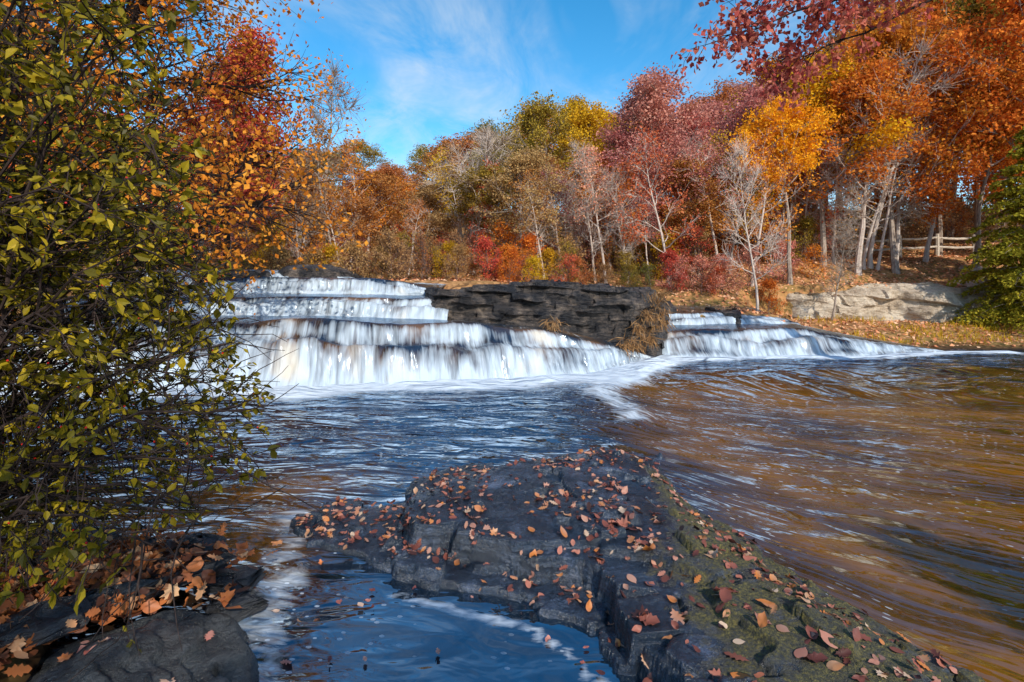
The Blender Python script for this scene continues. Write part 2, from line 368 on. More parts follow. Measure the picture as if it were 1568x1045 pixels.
cascade('waterfall',[
 ([([(-11,8.9,-.1),(-4.9,9.3,-.06),(-2.3,9.75,-.06),(1.63,10.8,-.06),(2.7,11.7,-.06),(3.7,13.0,-.08)],'start',0),
   ([(-11,10.2,1.20),(-5.8,10.35,1.18),(-4,10.7,1.18),(-.65,11.2,1.07),(.97,11.5,.86),(2.15,11.85,.56),(3.7,13.15,.05)],'fall',46),
   ([(-11,12.1,1.22),(-5,12.3,1.18),(-1.9,12.3,1.10),(.9,12.6,.92),(2.3,12.9,.6),(3.9,13.5,.05)],'shelf',14)],640,11),
 ([([(-11,12.0,1.10),(-5,12.05,1.08),(-1.5,12.0,1.02)],'start',0),
   ([(-11,12.5,1.63),(-7,12.6,1.6),(-4,12.7,1.62),(-1.4,12.6,1.52)],'fall',26),
   ([(-11,13.6,1.70),(-1.9,13.6,1.62)],'shelf',10),
   ([(-11,14.1,2.0),(-6.9,14.1,2.10),(-4,14.1,2.12),(-2.9,14,1.98),(-2.0,13.9,1.68)],'fall',26),
   ([(-12,15.9,2.14),(-2.0,15.9,1.9)],'shelf',10),
   ([(-13,16.6,2.42),(-7.2,16.5,2.36),(-5.4,16.5,2.1),(-3,16.5,1.8)],'fall',16),
   ([(-16,23,2.45),(-6,23,2.1)],'flat',8)],460,23)])
cascade('waterfall',[
 ([([(3.5,13.1,-.08),(6,13.2,-.06),(9,13.45,-.06),(12.2,14.1,-.06)],'start',0),
   ([(3.6,14.1,.48),(5,14.5,.64),(8.4,14.6,.62),(10,14.6,.36),(12.4,14.5,.0)],'fall',30),
   ([(4.2,15.7,.68),(8.6,15.7,.70),(10,15.3,.4),(12.5,14.8,-.02)],'shelf',8)],420,31),
 ([([(4.6,15.5,.6),(9.0,15.5,.55)],'start',0),([(4.8,16.0,.98),(6.6,16.2,1.02),(8.6,16.2,.82)],'fall',16),([(5,19.5,1.12),(9,19.5,1.05)],'flat',6)],160,37)])

# ------------------------------------------------------------ rock ledges
def wall(name,front,ztop,zbot,depth,mat,th=.12,jag=.3,N=420,F=70,T=34,seed=0,lean=.2,topn=.14,warp=1.8,bigf=2.6,brick=.2):
    f=resample([(a,b,0) for a,b in front],N);x=f[:,0];yf=f[:,1]
    arc=np.r_[0,np.cumsum(np.hypot(np.diff(x),np.diff(yf)))]
    zt=ztop(x)+(fbm(arc*.9,0*arc,seed+1,5)-.5)*topn+(np.floor(vn(arc*1.3,0*arc,seed+31)*4)/4-.4)*topn*.5
    zb=zbot;rows=[]
    for j in range(F):
        q=j/(F-1);z=zb+(zt-zb)*q
        ar2=arc+.6*fbm(arc*1.1,z*1.4,seed+3)
        kf=z/th+warp*2*(fbm(arc*.5,z*1.1,seed+2,5)-.5)+.22*arc
        k0=np.floor(kf);fr=kf-k0
        def lay(k): 
            br=np.floor(ar2*(1.2+1.2*hsh(k,k*0,seed+55))+k*3.7)
            return fbm(ar2*1.1+k*17.3,k,seed+5,4)*(1-brick)*1.3+hsh(br,k,seed+6)*brick+.35*hsh(k,k*0,seed+66)
        w=ss(.74,1.,fr);oo=lay(k0)*(1-w)+lay(k0+1)*w
        big=fbm(arc*.6,z*1.1,seed+8,4)-.5
        rnd=.3*ss(.75,1,q)**2
        y=yf-jag*oo-bigf*big*jag+lean*(z-zb)+rnd+.09*(fbm(arc*5,z*7,seed+9)-.5)
        xx=x+.08*(vn(arc*3,k0,seed+4)-.5)
        rows.append(np.stack([xx,y,z-.08*rnd],-1))
    yl=rows[-1][:,1]
    for j in range(1,T+1):
        q=j/T;d=depth*q**1.6
        z=zt-.03+(fbm(arc*1.1,d*1.4+0*arc,seed+12)-.5)*.3*min(1,q*5)
        z=z+(np.floor(z/.07)*.07-z)*.6-.25*ss(.6,1,q)
        rows.append(np.stack([x,yl+d,z],-1))
    A=np.array(rows);mb=MB();mb.add(A,gridf(len(rows),N)[:,::-1]);o=mb.obj(name,[mat],False);return o
wall('rock_ledge',[(-2.3,13.6),(-1.8,12.5),(-1.1,12.25),(0,12.25),(1.3,12.4),(2.6,12.8),(3.7,13.4),(4.3,14.3),(4.5,15.6)],
     lambda x:1.80+.12*ss(-2,0,x)-.10*ss(2.2,3.6,x)-.3*ss(3.7,4.4,x),-.3,4.2,M['blackrock'],.17,.5,720,130,seed=100,lean=.12,topn=.26,warp=1.7,bigf=1.4,brick=.28)
wall('river_rock',[(-8.2,17.2),(-7.7,16.5),(-6.8,16.1),(-5.8,16.1),(-5.2,16.5),(-5.0,17.4)],
     lambda x:2.1+.4*ss(-8,-7.2,x)*ss(-4.8,-6,x),1.8,2.,M['blackrock'],.14,.2,200,30,20,seed=140)
wall('river_rock',[(-2.9,15.2),(-2.4,14.0),(-1.8,13.4),(-1.0,13.5)],
     lambda x:1.80+0*x,1.2,2.,M['blackrock'],.14,.2,160,30,20,seed=150)
wall('river_rock',[(4.2,16.3),(4.6,15.9),(5.1,16.1),(5.3,17)],lambda x:1.35+0*x,.3,1.2,M['blackrock'],.14,.2,140,30,20,seed=160)
for i,(cx,cy,z1,z0,wd) in enumerate([(-8.2,14.3,2.3,1.5,.7),(-9.6,12.6,2.0,1.1,.6),(-8.9,10.9,1.5,.8,.6),(6.9,15.9,1.10,.5,.35)]):
    wall('river_rock',[(cx-wd,cy+.6),(cx-wd*.7,cy),(cx,cy-.25),(cx+wd*.7,cy),(cx+wd,cy+.7)],lambda x,z1=z1:z1+0*x,z0,.8,M['blackrock'],.14,.15,120,30,14,seed=170+i)
wall('sandstone_ledge',[(10.6,21.5),(10.9,20.3),(12.5,19.9),(15.2,20.1),(16,19.6),(19,19.8),(22,20.4),(27,20.2),(34,21)],
     lambda x:1.5+.45*ss(12,15.5,x)+.25*(vn(x*.8,0*x,3)-.5),.1,3.,M['beige'],.34,.5,560,70,20,seed=200,lean=.25,topn=.5,warp=1.,bigf=1.6,brick=.35)
wall('sandstone_ledge',[(15,23.6),(16,23.2),(18.5,23.3),(21,23),(25,23.4)],
     lambda x:2.65+0*x,1.8,2.,M['beige'],.3,.4,300,40,20,seed=220,lean=.3,topn=.5,warp=1.,bigf=1.6,brick=.35)

# ------------------------------------------------------------ foreground slab
outer=[(1.2,6.03),(1.71,5.92),(1.6,5.3),(1.52,4.75),(1.73,3.95),(1.87,3.5),(2.05,3.14),(2.22,2.8),(2.35,2.55),(2.45,2.3),(2.6,1.7),(2.7,.8),(.9,.8),(.8,1.8),(.74,2.34),
       (.58,2.58),(.45,2.78),(.28,2.98),(.05,3.2),(-.27,3.3),(-.72,3.45),(-1.07,3.72),(-1.55,3.82),(-1.78,4.15),(-1.74,4.48),(-1.08,4.62),(-.93,5.06),(-.45,5.5),(.48,5.65)]
upper=[(1.17,5.3),(1.36,4.9),(1.30,4.28),(1.48,3.55),(1.62,3.13),(1.78,2.75),(1.93,2.43),(2.05,2.1),(2.2,.9),(1.0,.9),(.82,2.05),(.74,2.4),(.62,2.68),(.58,3.0),(.40,3.26),(-.02,3.42),(-.3,3.56),(-.67,3.68),(-.85,4.0),(-.55,4.7),(.2,5.1)]
def slab(x,y):
    x=np.asarray(x,float);y=np.asarray(y,float)
    cx=np.floor(x*2.3+1.2*fbm(x*1.5,y*1.5,311)+.5*y);cy=np.floor(y*3.1+1.3*fbm(x*1.3,y*1.3,312)-.7*x)
    cell=hsh(cx,cy,313);cell2=hsh(cx,cy,314)
    X2=x+.24*(fbm(x*2.2,y*2.2,300,5)-.5)+.10*(cell-.5);Y2=y+.18*(fbm(x*2.2+5,y*2.2,302,5)-.5)+.12*(cell2-.5)
    d=polysd(X2,Y2,outer);d2=polysd(X2,Y2,upper)
    h=-.4+.44*ss(-.12,.03,d)+.035*np.clip(d,0,.8)
    left=ss(1.1,.6,x)
    u=ss(-.02*left-.25*(1-left),.025+.06*(1-left),d2)
    h=h+.165*u+.045*np.clip(d2,0,.7)
    h=h+.11*(fbm(x*1.2,y*1.2+.5*x,303,3)-.5)*ss(0,.3,d)
    st=.05;g0=h+.085*fbm(x*2.6,y*2.6,305,5)+.045*cell
    kf=g0/st;k0=np.floor(kf);fr=kf-k0
    hq=(k0+ss(.82,.99,fr))*st-.05
    w=.96*ss(-.02,.04,h)
    h=h*(1-w)+hq*w
    h=h+.020*(fbm(x*6,y*6,307)-.5)+.010*(fbm(x*24,y*24,308,2)-.5)
    return h
st=.0115;xs=np.arange(-2.2,3.1,st);ys=np.arange(.75,6.4,st)
o,X,Y,Z=sheet('rock_slab',xs,ys,slab,M['shale'])
moss=ss(.1,1.0,X-(.25-.1*(Y-3)))*ss(4.2,3.0,Y)+.9*ss(-.35,.0,X-(1.35+.18*np.clip(3.6-Y,0,2)))*ss(5.8,4.8,Y)
attr(o.data,'moss',np.clip(moss,0,1))

sm=[(-2.35,2.72),(-1.9,2.95),(-1.5,2.84),(-1.25,2.55),(-1.0,2.28),(-.85,1.8),(-.8,1.0),(-2.4,1.0),(-2.6,2.0)]
def smrock(x,y):
    cx=np.floor(x*1.7+.8*fbm(x*1.5,y*1.5,331)+.9*y);cell=hsh(cx,cx*0,333)
    X2=x+.20*(fbm(x*2.5,y*2.5,320,5)-.5);Y2=y+.22*(fbm(x*2.5+5,y*2.5,321,5)-.5)+.08*(cell-.5)
    d=polysd(X2,Y2,sm)
    h=-.3+.40*ss(-.16,.05,d)+.20*ss(0,.7,d)+.05*np.clip(d,0,1)+.04*cell
    h=h+.14*(fbm(x*1.4,y*2.2,322)-.5)+.04*(fbm(x*6,y*6,324)-.5)
    n=.10*fbm(x*2,y*2.6,326,5)
    kf=(h+n)/.05;k0=np.floor(kf);hq=(k0+ss(.82,1,kf-k0))*.05-n*.4
    return h*.15+hq*.85+.012*(fbm(x*18,y*18,325,3)-.5)-.03
sheet('boulder',np.arange(-2.9,-.4,.0115),np.arange(.9,3.4,.0115),smrock,M['smooth'])

def slabstone(name,c,size,rot,tilt,seed,mat):
    rg=np.random.default_rng(seed);n=13;a=np.sort(rg.uniform(0,2*math.pi,n)*.35+np.arange(n)*2*math.pi/n*.65)
    r=1+rg.uniform(-.32,.15,n);P=np.stack([np.cos(a)*r*size[0],np.sin(a)*r*size[1]],-1)
    mb=MB();rings=[(.93,-size[2]),(1.0,-size[2]*.75),(1.03,-size[2]*.1),(.90,size[2]*.0),(.95,size[2]*.1),(.93,size[2]*.7),(.86,size[2]*.85),(.8,size[2]),(.45,size[2]*1.08)]
    V=[]
    for s,z in rings:
        q=np.c_[P*s,np.full(n,z)]+rg.normal(0,.010,(n,3));V.append(q)
    V=np.concatenate(V);V=np.r_[V,[[0,0,size[2]*1.1]]]
    F=[];
    for i in range(len(rings)-1):
        for j in range(n): F.append([i*n+j,i*n+(j+1)%n,(i+1)*n+(j+1)%n,(i+1)*n+j])
    mb.add(V,F);b=(len(rings)-1)*n
    mb.f.append((np.array([[b+j,b+(j+1)%n,len(V)-1] for j in range(n)]),0))
    o=mb.obj(name,[mat],False);o.location=c;o.rotation_euler=(tilt[0],tilt[1],rot)
    return o
for i,(c,s,r,tl) in enumerate([((-2.15,3.35,.10),(.42,.20,.05),.1,(.1,-.10)),((-2.05,3.27,.2),(.30,.15,.035),-.3,(.12,-.1)),((-2.55,3.45,.12),(.4,.2,.05),.4,(.05,.1)),
   ((-3.0,3.45,.14),(.36,.22,.06),-.1,(.1,.05)),((-2.3,3.1,.2),(.33,.16,.045),.25,(.15,-.15)),((-2.0,3.15,.24),(.24,.12,.03),.5,(.1,-.05)),((-2.75,3.15,.22),(.3,.18,.05),-.4,(.2,.1)),
   ((-2.45,2.62,.24),(.22,.16,.04),.9,(.1,.0)),((-1.75,3.25,.1),(.24,.12,.04),.2,(.0,.1)),((-3.3,3.9,.02),(.3,.2,.06),.3,(0,.1)),((-2.0,3.36,.28),(.2,.1,.025),.1,(.1,.1)),
   ((-2.2,2.86,.24),(.26,.13,.035),.2,(.1,-.1)),((-1.62,3.02,.08),(.22,.12,.05),-.5,(.1,.1))]):
    slabstone('shale_stone',c,s,r,tl,400+i,M['shaledark'])

# ------------------------------------------------------------ fallen leaves
def scatter(n,x0,x1,y0,y1,hf,zmin,dens=None,size=(.045,.1),lift=.012,seed=1,tilt=.35):
    rg=np.random.default_rng(seed);x=rg.uniform(x0,x1,n);y=rg.uniform(y0,y1,n);z=hf(x,y)
    ok=z>zmin
    if dens is not None: ok&=rg.uniform(0,1,n)<dens(x,y,z)
    x,y,z=x[ok],y[ok],z[ok];m=len(x)
    e=.03;nx=-(hf(x+e,y)-hf(x-e,y))/(2*e);ny=-(hf(x,y+e)-hf(x,y-e))/(2*e)
    N=nrm(np.stack([np.clip(nx,-.6,.6),np.clip(ny,-.6,.6),np.ones(m)],-1)+rg.normal(0,tilt,(m,3)))
    a=rg.uniform(0,6.28,m);A=np.stack([np.cos(a),np.sin(a),0*a],-1);A=A-N*(A*N).sum(1,keepdims=True)
    return np.stack([x,y,z+lift],-1),rg.uniform(*size,m),A,N,rg.normal(1.2,1.6,m)
mb=MB()
def slabd(x,y,z):
    c=fbm(x*2.6,y*2.6,500,3)
    k=ss(.48,.66,c)*.8+.12
    edge=np.exp(-(np.abs(x-(1.45+.22*np.clip(3.6-y,0,2)))/.16)**2)*.9*ss(5,3.8,y)
    tip=ss(4.7,5.3,y)*1.
    lf=np.exp(-((x+1.3)**2/.35+(y-4.15)**2/.2))*1.
    lip=np.exp(-(np.abs(polysd(x,y,upper)+.05)/.10)**2)*1.2*ss(1.2,.8,x)
    return np.clip(k+edge+tip+lf+lip,0,1)
mixleaves(mb,scatter(5200,-1.9,2.6,1.8,6.0,slab,.03,slabd,size=(.028,.078),seed=3,lift=.008,tilt=.3))
mixleaves(mb,scatter(60,.0,1.9,2.2,4.0,slab,.1,None,size=(.08,.115),seed=4,tilt=.2))
mb.obj('fallen_leaves',[M['fallen']],True)
mb=MB()
def stoneh(x,y): return np.maximum(ground(x,y),.12+0*x)+.12*np.exp(-((x+2.3)**2/.3+(y-3.15)**2/.06))
P=scatter(3400,-4.2,-1.6,1.9,3.6,stoneh,.0,lambda x,y,z:(polysd(x,y,sm)<.1)*np.clip(ss(-1.8,-2.2,x)+.35,0,1)*np.clip(ss(3.45,3.1,y)+.25,0,1)*.95,size=(.05,.11),lift=.05,seed=6,tilt=.5)
P[0][:,2]+=np.random.default_rng(2).uniform(0,.09,len(P[0]))
mixleaves(mb,P)
mb.obj('leaf_pile',[M['fallendark']],True)
mb=MB()
mixleaves(mb,scatter(60,-2.4,-.9,1.8,3.0,smrock,.1,lambda x,y,z:.25+.75*ss(-1.7,-2.1,x),size=(.04,.09),seed=9,tilt=.15))
mixleaves(mb,scatter(60,-1.4,1.,2.3,4.2,lambda x,y:0*x+.02,0,lambda x,y,z:slab(x,y)<-.1,size=(.03,.06),lift=.0,seed=12,tilt=.02))
mb.obj('fallen_leaves',[M['fallen']],True)
mb=MB()
P=scatter(22000,8,34,14.2,32,ground,.03,None,size=(.08,.16),seed=20,tilt=.4);leaves(mb,P[0],P[1],P[2],P[3],DIA,0,P[4])
P=scatter(9000,-22,9,16.5,32,ground,.3,None,size=(.1,.18),seed=21,tilt=.4);leaves(mb,P[0],P[1],P[2],P[3],DIA,0,P[4])
mb.obj('leaf_litter',[M['litter']],True)

# ------------------------------------------------------------ trees
def tree_mesh(name,seed,H=12,cb=.35,spread=.3,nb=17,n2=6,n3=4,nl=13500,ls=.17,r0=.15,elev=(.35,1.1),sig=.27,droop=.35,tw=.012,sides=7,twl=.16,lv=(.7,1.15)):
    rg=np.random.default_rng(seed);mb=MB()
    n=12;P=bend((0,0,-.4),(rg.normal(0,.05),rg.normal(0,.05),1),H*.98,n,.3,.055,rg)
    rr=r0*(1-np.linspace(0,1,n)*.93);rr[0]*=1.35
    tube(mb,P,rr,sides,0)
    ends=[];tt=np.linspace(0,1,n)
    for i in range(nb):
        t=cb+(.97-cb)*(i+rg.uniform(.1,.9))/nb;q=(t-cb)/(1-cb)
        p=np.array([np.interp(t,tt,P[:,k]) for k in range(3)])
        az=i*2.399+rg.normal(0,.5)
        L=spread*H*(.5+.5*math.sin(math.pi*min(1,(q*.75+.25)))) *(1-.55*q**2)*rg.uniform(*lv)
        el=elev[0]+(elev[1]-elev[0])*q+rg.normal(0,.12)
        B=bend(p,(math.cos(az)*math.cos(el),math.sin(az)*math.cos(el),math.sin(el)),L,7,droop,.13,rg)
        rb=max(.02,r0*.42*(1-.6*q));tube(mb,B,rb*(1-np.linspace(0,1,7)*.85),5,0)
        for j in range(n2):
            s=rg.uniform(.25,1.);b=np.array([np.interp(s*6,np.arange(7),B[:,k]) for k in range(3)])
            d=nrm(B[min(6,int(s*6)+1)]-B[int(s*6)-1 if s>.2 else 0])+rg.normal(0,.55,3);
            L2=L*.42*rg.uniform(.6,1.2)*(1.15-.4*s)
            C=bend(b,d,L2,5,droop*.8,.16,rg);tube(mb,C,rb*.38*(1-np.linspace(0,1,5)*.8)+.003,3,0)
            ends.append(C[-1])
            for k in range(n3):
                s2=rg.uniform(.2,1.);c=C[int(s2*4)]
                D=bend(c,nrm(C[-1]-C[0])+rg.normal(0,.6,3),H*twl*.5*rg.uniform(.5,1.2),4,droop*.5,.2,rg)
                tube(mb,D,np.array([tw,tw*.7,tw*.5,tw*.25]),3,0)
                ends.append(D[-1]);ends.append(D[2])
    if nl>0:
        E=np.array(ends);w=rg.uniform(0,1,len(E))**1.3;w/=w.sum()
        idx=rg.choice(len(E),nl,p=w)
        pos=E[idx]+rg.normal(0,sig,(nl,3))*np.array([1,1,.75])
        A=rg.normal(0,1,(nl,3))+np.array([0,0,-.5]);Nn=rg.normal(0,1,(nl,3))+np.array([0,0,.6])
        leaves(mb,pos,rg.uniform(.6,1.25,nl)*ls,A,Nn,DIA,1)
    return mb.mesh(name,[M['bark'],M['orange']],False)
protos=[tree_mesh('crownA',1,spread=.30),tree_mesh('crownB',2,spread=.26,cb=.42,nb=15),tree_mesh('crownC',3,spread=.34,cb=.30,nl=14500),
        tree_mesh('crownD',4,spread=.24,cb=.25,elev=(.5,1.2)),tree_mesh('crownE',5,spread=.28,cb=.5,nb=14,nl=10000,sig=.24),tree_mesh('crownF',6,spread=.33,cb=.38,nl=9500,sig=.20)]
bare=[tree_mesh('bareA',31,spread=.36,cb=.18,nb=22,n2=9,n3=7,nl=0,elev=(.6,1.15),tw=.016,r0=.14,twl=.2),
      tree_mesh('bareB',32,spread=.24,cb=.2,nb=20,n2=8,n3=6,nl=300,elev=(.5,1.1),tw=.014,r0=.12,twl=.18),
      tree_mesh('sapling',33,spread=.26,cb=.22,nb=16,n2=5,n3=4,nl=2200,ls=.2,elev=(.4,1.0),tw=.014,r0=.13,sig=.2),
      tree_mesh('slender',34,spread=.17,cb=.45,nb=14,n2=5,n3=4,nl=1500,ls=.18,elev=(.5,1.1),tw=.014,r0=.12,sig=.2)]
shr=[tree_mesh('shrubA',41,H=3,cb=.05,spread=.45,nb=18,n2=5,n3=3,nl=3000,ls=.10,r0=.03,elev=(.5,1.2),sig=.13,tw=.006,sides=4),
     tree_mesh('shrubB',42,H=3,cb=.05,spread=.55,nb=20,n2=6,n3=4,nl=2200,ls=.095,r0=.03,elev=(.3,1.1),sig=.12,tw=.006,sides=4),
     tree_mesh('shrubC',43,H=3,cb=.05,spread=.4,nb=24,n2=7,n3=5,nl=900,ls=.08,r0=.03,elev=(.7,1.3),sig=.12,tw=.007,sides=4)]
names={'crimson':'red_oak_tree','mauve':'red_oak_tree','red':'red_maple_tree','orange':'orange_maple_tree','brightorange':'golden_maple_tree','rust':'oak_tree','brown':'brown_oak_tree','gold':'yellow_birch_tree','olive':'olive_oak_tree','green':'green_oak_tree','pink':'red_maple_tree'}
def place(me,name,x,y,sc,leaf=None,bark=None,z=None,rot=None,w=1.,parent=None):
    o=bpy.data.objects.new(name,me);COL.objects.link(o)
    o.location=(x,y,float(ground(x,y)) if z is None else z);o.scale=(sc*w,sc*w,sc)
    o.rotation_euler=(0,0,random.uniform(0,6.28) if rot is None else rot)
    if leaf: o.material_slots[1].link='OBJECT';o.material_slots[1].material=M[leaf]
    if bark: o.material_slots[0].link='OBJECT';o.material_slots[0].material=M[bark]
    if parent: o.parent=parent
    return o
far=bpy.data.objects.new('distant_forest',None);COL.objects.link(far)
sa_=[-1.2,-.62,-.43,-.31,-.22,-.13,-.08,0,.06,.15,.29,.36,.42,.53,.65,.8,1.,1.6]
sv_=[.34,.30,.25,.27,.225,.28,.29,.30,.335,.345,.355,.35,.37,.42,.50,.6,.66,.6]
zones=[(-9,-.62,['red','orange','rust']),(-.62,-.42,['orange','red','rust','crimson']),(-.42,-.2,['rust','brown','olive','rust','orange']),
 (-.2,.04,['brown','rust','olive','brown','rust','olive']),(.04,.19,['gold','olive','rust','gold','orange']),(.19,.48,['crimson','mauve','mauve','mauve','rust']),
 (.48,.64,['brightorange','gold','mauve','orange']),(.64,9,['orange','brightorange','orange','olive','rust'])]
for ri,(yy,sp,f0,f1) in enumerate([(22.5,3.6,.55,.8),(26,3.6,.68,.9),(30.5,4.0,.75,.95),(36,4.3,.85,1.),(43,4.8,.92,1.02),(52,5.6,.97,1.04)]):
    x=-yy*1.25+random.uniform(0,2)
    while x<yy*1.35:
        X_=x+random.uniform(-1,1);Y_=yy+random.uniform(-1.6,1.6)
        a=X_/Y_;x+=sp*random.uniform(.75,1.25)
        if -16<X_<-5 and Y_<25: continue
        if ri==0 and -5<X_<11: 
            if random.random()<.65: continue
        if yy<29 and 14<X_<22 and abs(Y_-26)<1.3: Y_+=2.2
        s=np.interp(a,sa_,sv_)*random.uniform(f0,f1)
        g=float(ground(X_,Y_));H=min(max(2+Y_*s-g,4.0),19)
        pal=[z for z in zones if z[0]<=a+random.uniform(-.03,.03)<z[1]] or [zones[-1]]
        c=random.choice(pal[0][2])
        if ri>=4 and a<.3 and random.random()<.4: c=random.choice(['green','olive'])
        me=random.choice(protos)
        fa=ri>=4
        place(me,names[c] if not fa else 'tree',X_,Y_,H/12,c,random.choice(['bark','bark','barkpale']),w=random.uniform(1.0,1.3)*(1.0 if H>8 else 1.3),parent=far if fa else None)
for i in range(44):
    y=random.uniform(20.5,30);x=random.uniform(-.62*y,.62*y)
    if -11<x<-5 and y<23: continue
    if x>10 and y<22: continue
    a=x/y
    pal=['orange','red','rust','gold','brown'] if a<.1 else ['pink','red','mauve','orange','pink','gold']
    place(bare[2],'sapling_tree',x,y,random.uniform(.34,.56),random.choice(pal),random.choice(['barkpale','bark','barkpale']))
r2=random.Random(77)
for i in range(34):   # slender pale-trunked trees along the bank
    y=r2.uniform(20.5,25.5);x=r2.uniform(-.5*y,.95*y)
    if -11<x<-5 and y<23: continue
    if x>10 and y<22: continue
    a=x/y;s=np.interp(a,sa_,sv_)*r2.uniform(.5,.85);H=2+y*s-float(ground(x,y))
    pal=['orange','rust','gold','brown'] if a<.1 else (['pink','mauve','orange'] if a<.55 else ['orange','brightorange','rust'])
    place(r2.choice([bare[3],bare[3],bare[1]]),'slender_tree',x,y,max(H,3.5)/12,r2.choice(pal),'barkpale',w=1.15)
# individual trees
place(bare[0],'bare_tree',-2.0,24.5,.58,None,'barkpale',w=1.4)
place(bare[1],'bare_tree',-9.9,26,.85,'rust','bark')
place(bare[1],'bare_tree',9.0,18.8,.56,'pink','barkpale',w=.8)
place(bare[1],'bare_tree',12.0,19.2,.33,'brown','bark',w=1.2)
place(bare[1],'bare_tree',3.6,22,.5,'rust','barkpale')
place(bare[0],'bare_tree',1.2,23.,.42,None,'barkpale')
place(protos[4],'golden_maple_tree',11.3,20.8,.66,'brightorange','bark')
place(protos[0],'yellow_birch_tree',4.0,27,.74,'gold','bark',w=1.15)
place(protos[5],'olive_oak_tree',1.2,28,.7,'olive','bark',w=1.2)
place(protos[2],'orange_maple_tree',17,22.6,.95,'orange','bark')
place(protos[0],'orange_maple_tree',21.5,21.5,1.05,'orange','bark')
place(protos[1],'golden_maple_tree',14.2,23.4,.85,'brightorange','bark',w=1.15)
place(protos[2],'red_oak_tree',7.0,24.5,.75,'mauve','bark',w=1.1)
place(protos[1],'red_oak_tree',11.5,25.5,.76,'mauve','bark',w=1.3)
# shrubs
sc_=['red','orange','rust','gold','brown','pink','olive','orange','orange','pink']
for i in range(110):
    y=random.uniform(17.6,29);x=random.uniform(-1.05*y,.62*y)
    if -14<x<-6 and y<21: continue
    if 4<x<10 and y<19.5: continue
    if x>10 and y<21.5: continue
    place(random.choice(shr[:2]),'shrub',x,y,random.uniform(.4,.85)*(1 if y>20 else .7),random.choice(sc_),'twig')
for i in range(70):
    y=random.uniform(28,44);x=random.uniform(-.6*y,1.15*y)
    place(random.choice(shr[:2]),'shrub',x,y,random.uniform(.8,1.3),random.choice(['rust','brown','olive','orange','brown','gold']),'twig')
for i in range(34):
    x=random.uniform(-9.2,-2.2);y=random.uniform(17.4,20.5)
    place(random.choice(shr),'thicket_shrub',x,y,random.uniform(.4,.62),random.choice(['brown','brown','gold','rust']),'twig',z=float(ground(x,y))+.05)
for x,y,s,c in [(-.1,17.3,.42,'orange'),(.7,17.2,.38,'gold'),(-.8,18,.55,'red'),(1.9,17.6,.4,'red'),(7.4,20,.5,'pink'),(8.2,20,.55,'pink'),(9.4,20.4,.6,'pink'),(7.9,19.9,.4,'red'),
                (3.2,17.5,.3,'brown'),(4.0,17.2,.32,'olive'),(6.5,20.2,.5,'pink'),(10,20,.5,'orange'),(2.4,18,.4,'rust'),(-1.9,17.5,.45,'brown'),(5.2,20,.4,'green'),(4.4,19.5,.45,'green'),(11.4,21.5,.6,'pink'),(13,22,.5,'orange'),(1.2,18.5,.5,'gold')]:
    place(random.choice(shr[:2]),'shrub',x,y,s,c,'twig')
# unseen trees added behind the viewpoint, sized to shade the foreground and shrub
for x,y,h,p in [(-.2,-5.4,.66,5),(3.4,-5.0,.46,3),(7.4,-4.8,.44,3)]:
    place(protos[p],'oak_tree',x,y,h,'rust','bark',w=1.2)

# hemlock
def hemlock(name,seed,H,Rr):
    rg=np.random.default_rng(seed);mb=MB();tube(mb,[(0,0,-.3),(0,0,H*.5),(0.05,0,H)],[.16,.1,.015],7,0)
    pos=[];ax=[]
    for i in range(150):
        q=rg.uniform(.03,1)**1.0;z=H*q;L=Rr*(1-q)**.8*rg.uniform(.75,1.1)+.15;az=rg.uniform(0,6.28)
        B=bend((0,0,z),(math.cos(az),math.sin(az),.25),L,8,-.9,.06,rg);tube(mb,B,.025*(1-np.linspace(0,1,8)*.85),3,0)
        side=np.array([-math.sin(az),math.cos(az),0])
        for j in range(int(14+L*9)):
            s=rg.uniform(.15,1);p=np.array([np.interp(s*7,np.arange(8),B[:,k]) for k in range(3)])
            l2=L*.32*(1.1-s)*rg.uniform(.6,1.2)+.12;sg=rg.choice([-1,1])
            d=nrm(side*sg+np.array([math.cos(az),math.sin(az),0])*.6+np.array([0,0,-.25]))
            m=int(l2/.05)+2;u=np.linspace(0,1,m)[:,None]
            pos.append(p+d*l2*u+np.array([0,0,-.12])*u**2+rg.normal(0,.015,(m,3)));ax.append(np.repeat(d[None],m,0)+rg.normal(0,.55,(m,3)))
    pos=np.concatenate(pos);ax=np.concatenate(ax);n=len(pos)
    leaves(mb,pos,rg.uniform(.09,.15,n),ax,rg.normal(0,.8,(n,3))+np.array([0,-.3,.8]),DIA,1)
    return mb.mesh(name,[M['bark'],M['hemlock']],False)
hm=hemlock('hemlock',77,8.,3.1)
place(hm,'hemlock_tree',18.6,18.2,.92,z=.5)
place(hm,'hemlock_tree',21.5,19.2,1.15,z=.5)

# big orange tree on left bank, sweeping limbs
bigl=tree_mesh('sweeping_maple',91,H=11,cb=.14,spread=.52,nb=38,n2=10,n3=10,nl=38000,ls=.11,r0=.22,elev=(.3,1.0),sig=.24,droop=.0,tw=.012,twl=.26,lv=(.82,1.02))
place(bigl,'orange_maple_tree',-8.9,10.0,1.,'orange','barkdark',z=.6,rot=1.)
place(protos[3],'red_maple_tree',-10.2,18.5,.75,'red','barkdark',w=1.2)
place(protos[2],'orange_maple_tree',-14,13,.8,'orange','barkdark',w=1.2)
place(protos[1],'red_maple_tree',-13.2,21.5,.72,'rust','bark')

